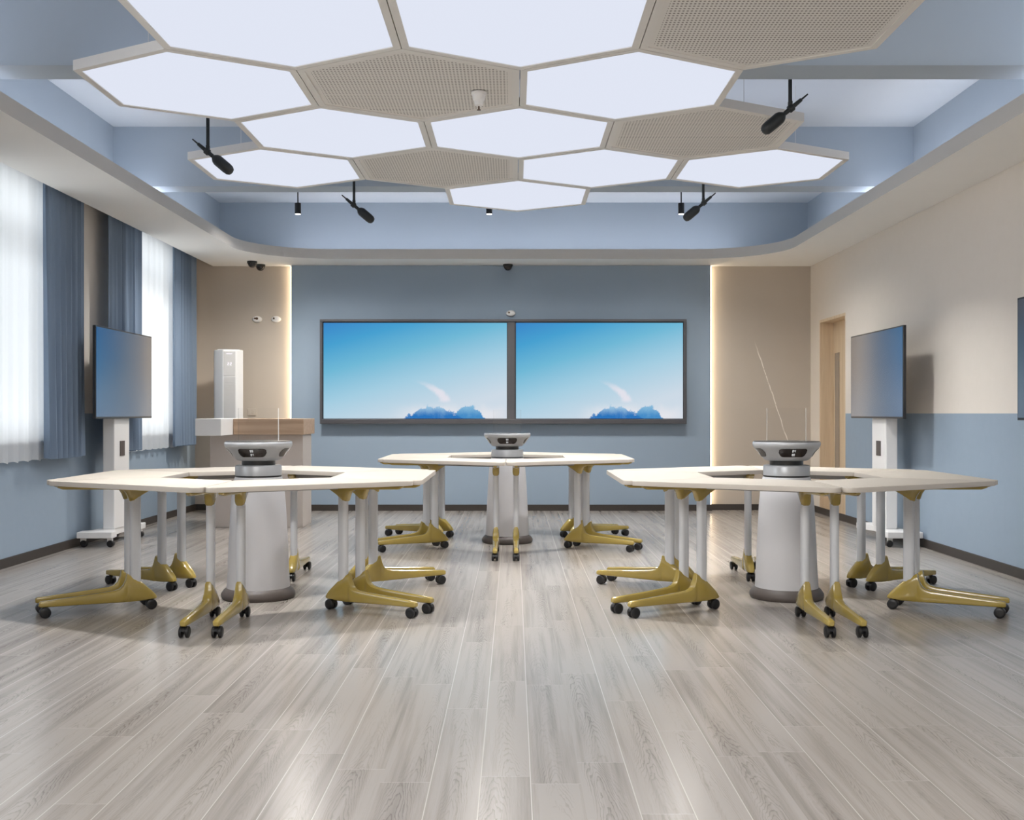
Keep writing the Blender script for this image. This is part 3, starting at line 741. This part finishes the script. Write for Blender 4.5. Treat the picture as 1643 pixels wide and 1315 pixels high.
# ------------------------------------------------------------------ trapezoid tables
def sweep(stations, origin, u, tv, seg=12, flat_top=False):
    """skin rounded-rectangle sections: (r, zb, zt, halfwidth)"""
    rings = []
    for r, zb, zt, hw in stations:
        cz = (zb+zt)/2; hz = (zt-zb)/2; ring = []
        for i in range(seg):
            a = 2*PI*(i+0.5)/seg; c, s = math.cos(a), math.sin(a)
            x = math.copysign(abs(c)**0.55, c)*hw; z = math.copysign(abs(s)**0.55, s)*hz
            ring.append(Vector((origin[0]+u[0]*r+tv[0]*x, origin[1]+u[1]*r+tv[1]*x, cz+z)))
        rings.append(ring)
    return MB().loops(rings)
OC = 0.78
FOOT = [(1.243, .064, .084, .012), (1.235, .059, .091, .018), (1.15, .057, .098, .0195), (1.0, .055, .108, .021), (.90, .053, .116, .023), (.85, .052, .121, .024), (.82, .051, .129, .0255), (.800, .051, .147, .0265), (.787, .051, .178, .025),
        (.779, .051, .216, .021), (.762, .051, .204, .0265), (.70, .052, .163, .0285), (.67, .054, .136, .0275), (.645, .056, .112, .026), (.627, .058, .092, .022), (.615, .062, .076, .015)]
BRK = [(.600, .706, .722, .016), (.615, .700, .722, .02), (.66, .678, .722, .024), (.70, .655, .722, .0265), (.745, .622, .722, .0285), (.766, .624, .722, .026), (.778, .658, .722, .023), (.792, .680, .722, .021), (.82, .690, .722, .02), (.88, .695, .722, .019), (1.0, .698, .722, .018), (1.12, .703, .722, .017), (1.15, .714, .722, .012)]
def table():
    t = empty('trapezoid_table', (0, 0, 0))
    g = 0.0035
    xo, xi = 1.057-OC, 0.5-OC
    yo, yi = 0.61-g, 0.2887-g
    pts = round_poly([(xi, yi), (xi, -yi), (xo, -yo), (xo, yo)], [0.012, 0.012, 0.045, 0.045], 6)
    tp = MB().prism(pts[::-1], 0.724, 0.75, 0.0035)
    o = tp.build('tabletop', [M['top'], M['edge']], t, smooth=True)
    for f in o.data.polygons:
        if f.normal.z < 0.9: f.material_index = 1
    ends = []
    for s in (-1, 1):
        a = s*PI/6; u = (math.cos(a), math.sin(a)); tv = (-math.sin(a), math.cos(a)); off = -s*0.081
        org = (-OC+tv[0]*off, tv[1]*off)
        P = lambda r: (org[0]+u[0]*r, org[1]+u[1]*r)
        ends.append(P(0.70))
        x, y = P(0.732)
        lg = MB(); ring = []
        n = 32
        for z in (0.10, 0.70):
            rr = []
            for i in range(n):
                q = 2*PI*i/n; c, sn = math.cos(q), math.sin(q)
                ra = 0.0305*math.copysign(abs(c)**0.85, c); rb = 0.0235*sn*(1-0.10*math.exp(-(c/0.25)**2))
                rr.append(Vector((x+u[0]*ra+tv[0]*rb, y+u[1]*ra+tv[1]*rb, z)))
            ring.append(rr)
        lg.loops(ring).build('leg', M['leg'], t, smooth=True)
        ft = sweep(FOOT, org, u, tv).build('foot', M['gold'], t, smooth=True)
        for r in (1.215, 0.640):
            px, py = P(r); caster(ft, px, py, ang=a + (0 if r > 1 else PI), trail=0.004)
        sweep(BRK, org, u, tv).build('bracket', M['gold'], t, smooth=True)
    (xa, ya), (xb, yb) = ends
    MB().box(xa-0.012, xa+0.028, min(ya, yb), max(ya, yb), 0.692, 0.720).build('cross_rail', M['beam'], t, bevel=0.004)
    return t
T0 = table(); first = True
POS = {0: 'right side', 60: 'back right', 120: 'back left', 180: 'left side', 240: 'front left', 300: 'front right'}
rj = random.Random(3)
for rn, (cx, cy), _ in RINGS:
    for ang in (0, 60, 120, 180, 240, 300):
        o = T0 if first else copy_tree(T0); first = False
        a = math.radians(ang)
        jx, jy = rj.uniform(-0.002, 0.002), rj.uniform(-0.002, 0.002)
        o.location = (cx+OC*math.cos(a)+jx, cy+OC*math.sin(a)+jy, 0)
        o.rotation_euler = (0, 0, a)
        rname = {'left': 'the left hexagonal table ring', 'middle': 'the middle, farthest table ring', 'right': 'the right hexagonal table ring'}[rn]
        tag(o, 'cream trapezoid table with gold feet, %s section of %s' % (POS[ang], rname), 'table', 'trapezoid tables of %s' % rname)

# ------------------------------------------------------------------ lectern
t = empty('lectern', (-2.54, 11.1, 0))
lx, ly = -2.54, 11.1
MB().box(-3.0-lx, -2.08-lx, 10.9-ly, 11.35-ly, 0, 0.918).build('lectern_body', M['podium'], t, bevel=0.004)
MB().box(-2.745-lx, -2.056-lx, 10.8-ly, 11.4-ly, 0.918, 1.073).build('counter_top', M['veneer'], t, bevel=0.003)
MB().box(-2.99-lx, -2.747-lx, 10.36-ly, 11.4-ly, 0.916, 1.075).build('side_wing', M['white'], t, bevel=0.003)
tag(t, 'lectern with oak counter, white side wing and beige body', 'lectern')

# ------------------------------------------------------------------ air conditioner
t = empty('air_conditioner', (-3.19, 12.35, 0), math.radians(17))
H = 1.83
pts = [(-0.155, 0.13), (-0.155, -0.06), (-0.07, -0.17), (0.075, -0.17), (0.155, -0.06), (0.155, 0.13)]
MB().prism(round_poly(pts, 0.02, 4)[::1], 0.0, H).build('cabinet', M['white'], t, smooth=True, bevel=0.008)
MB().box(-0.06, 0.065, -0.176, -0.168, 1.54, H-0.02).build('control_panel', M['whitegrey'], t, bevel=0.002)
gr = MB().box(-0.06, 0.065, -0.174, -0.168, 0.15, 1.53)
for i in range(46): gr.box(-0.055, 0.06, -0.178, -0.173, 0.17+i*0.0295, 0.17+i*0.0295+0.012)
gr.build('intake_grille', M['whitegrey'], t)
cp = MB().box(-0.032, 0.032, -0.178, -0.1755, H-0.052, H-0.042).build('badge', M['acdigit'], t)
dg = MB()
for (x0, x1, z0, z1) in seg_rects('22', 0.018, 0.034, 0.005, 0.008): dg.box(x0+0.002, x1+0.002, -0.1785, -0.1755, 1.672+z0, 1.672+z1)
dg.build('temperature_digits', M['acdigit'], t)
MB().prism([(-0.12, 0.1), (-0.12, -0.05), (0.12, -0.05), (0.12, 0.1)], H, H+0.012).build('top_vent', M['whitegrey'], t)
tag(t, 'white floor-standing air conditioner behind the lectern', 'air conditioner')
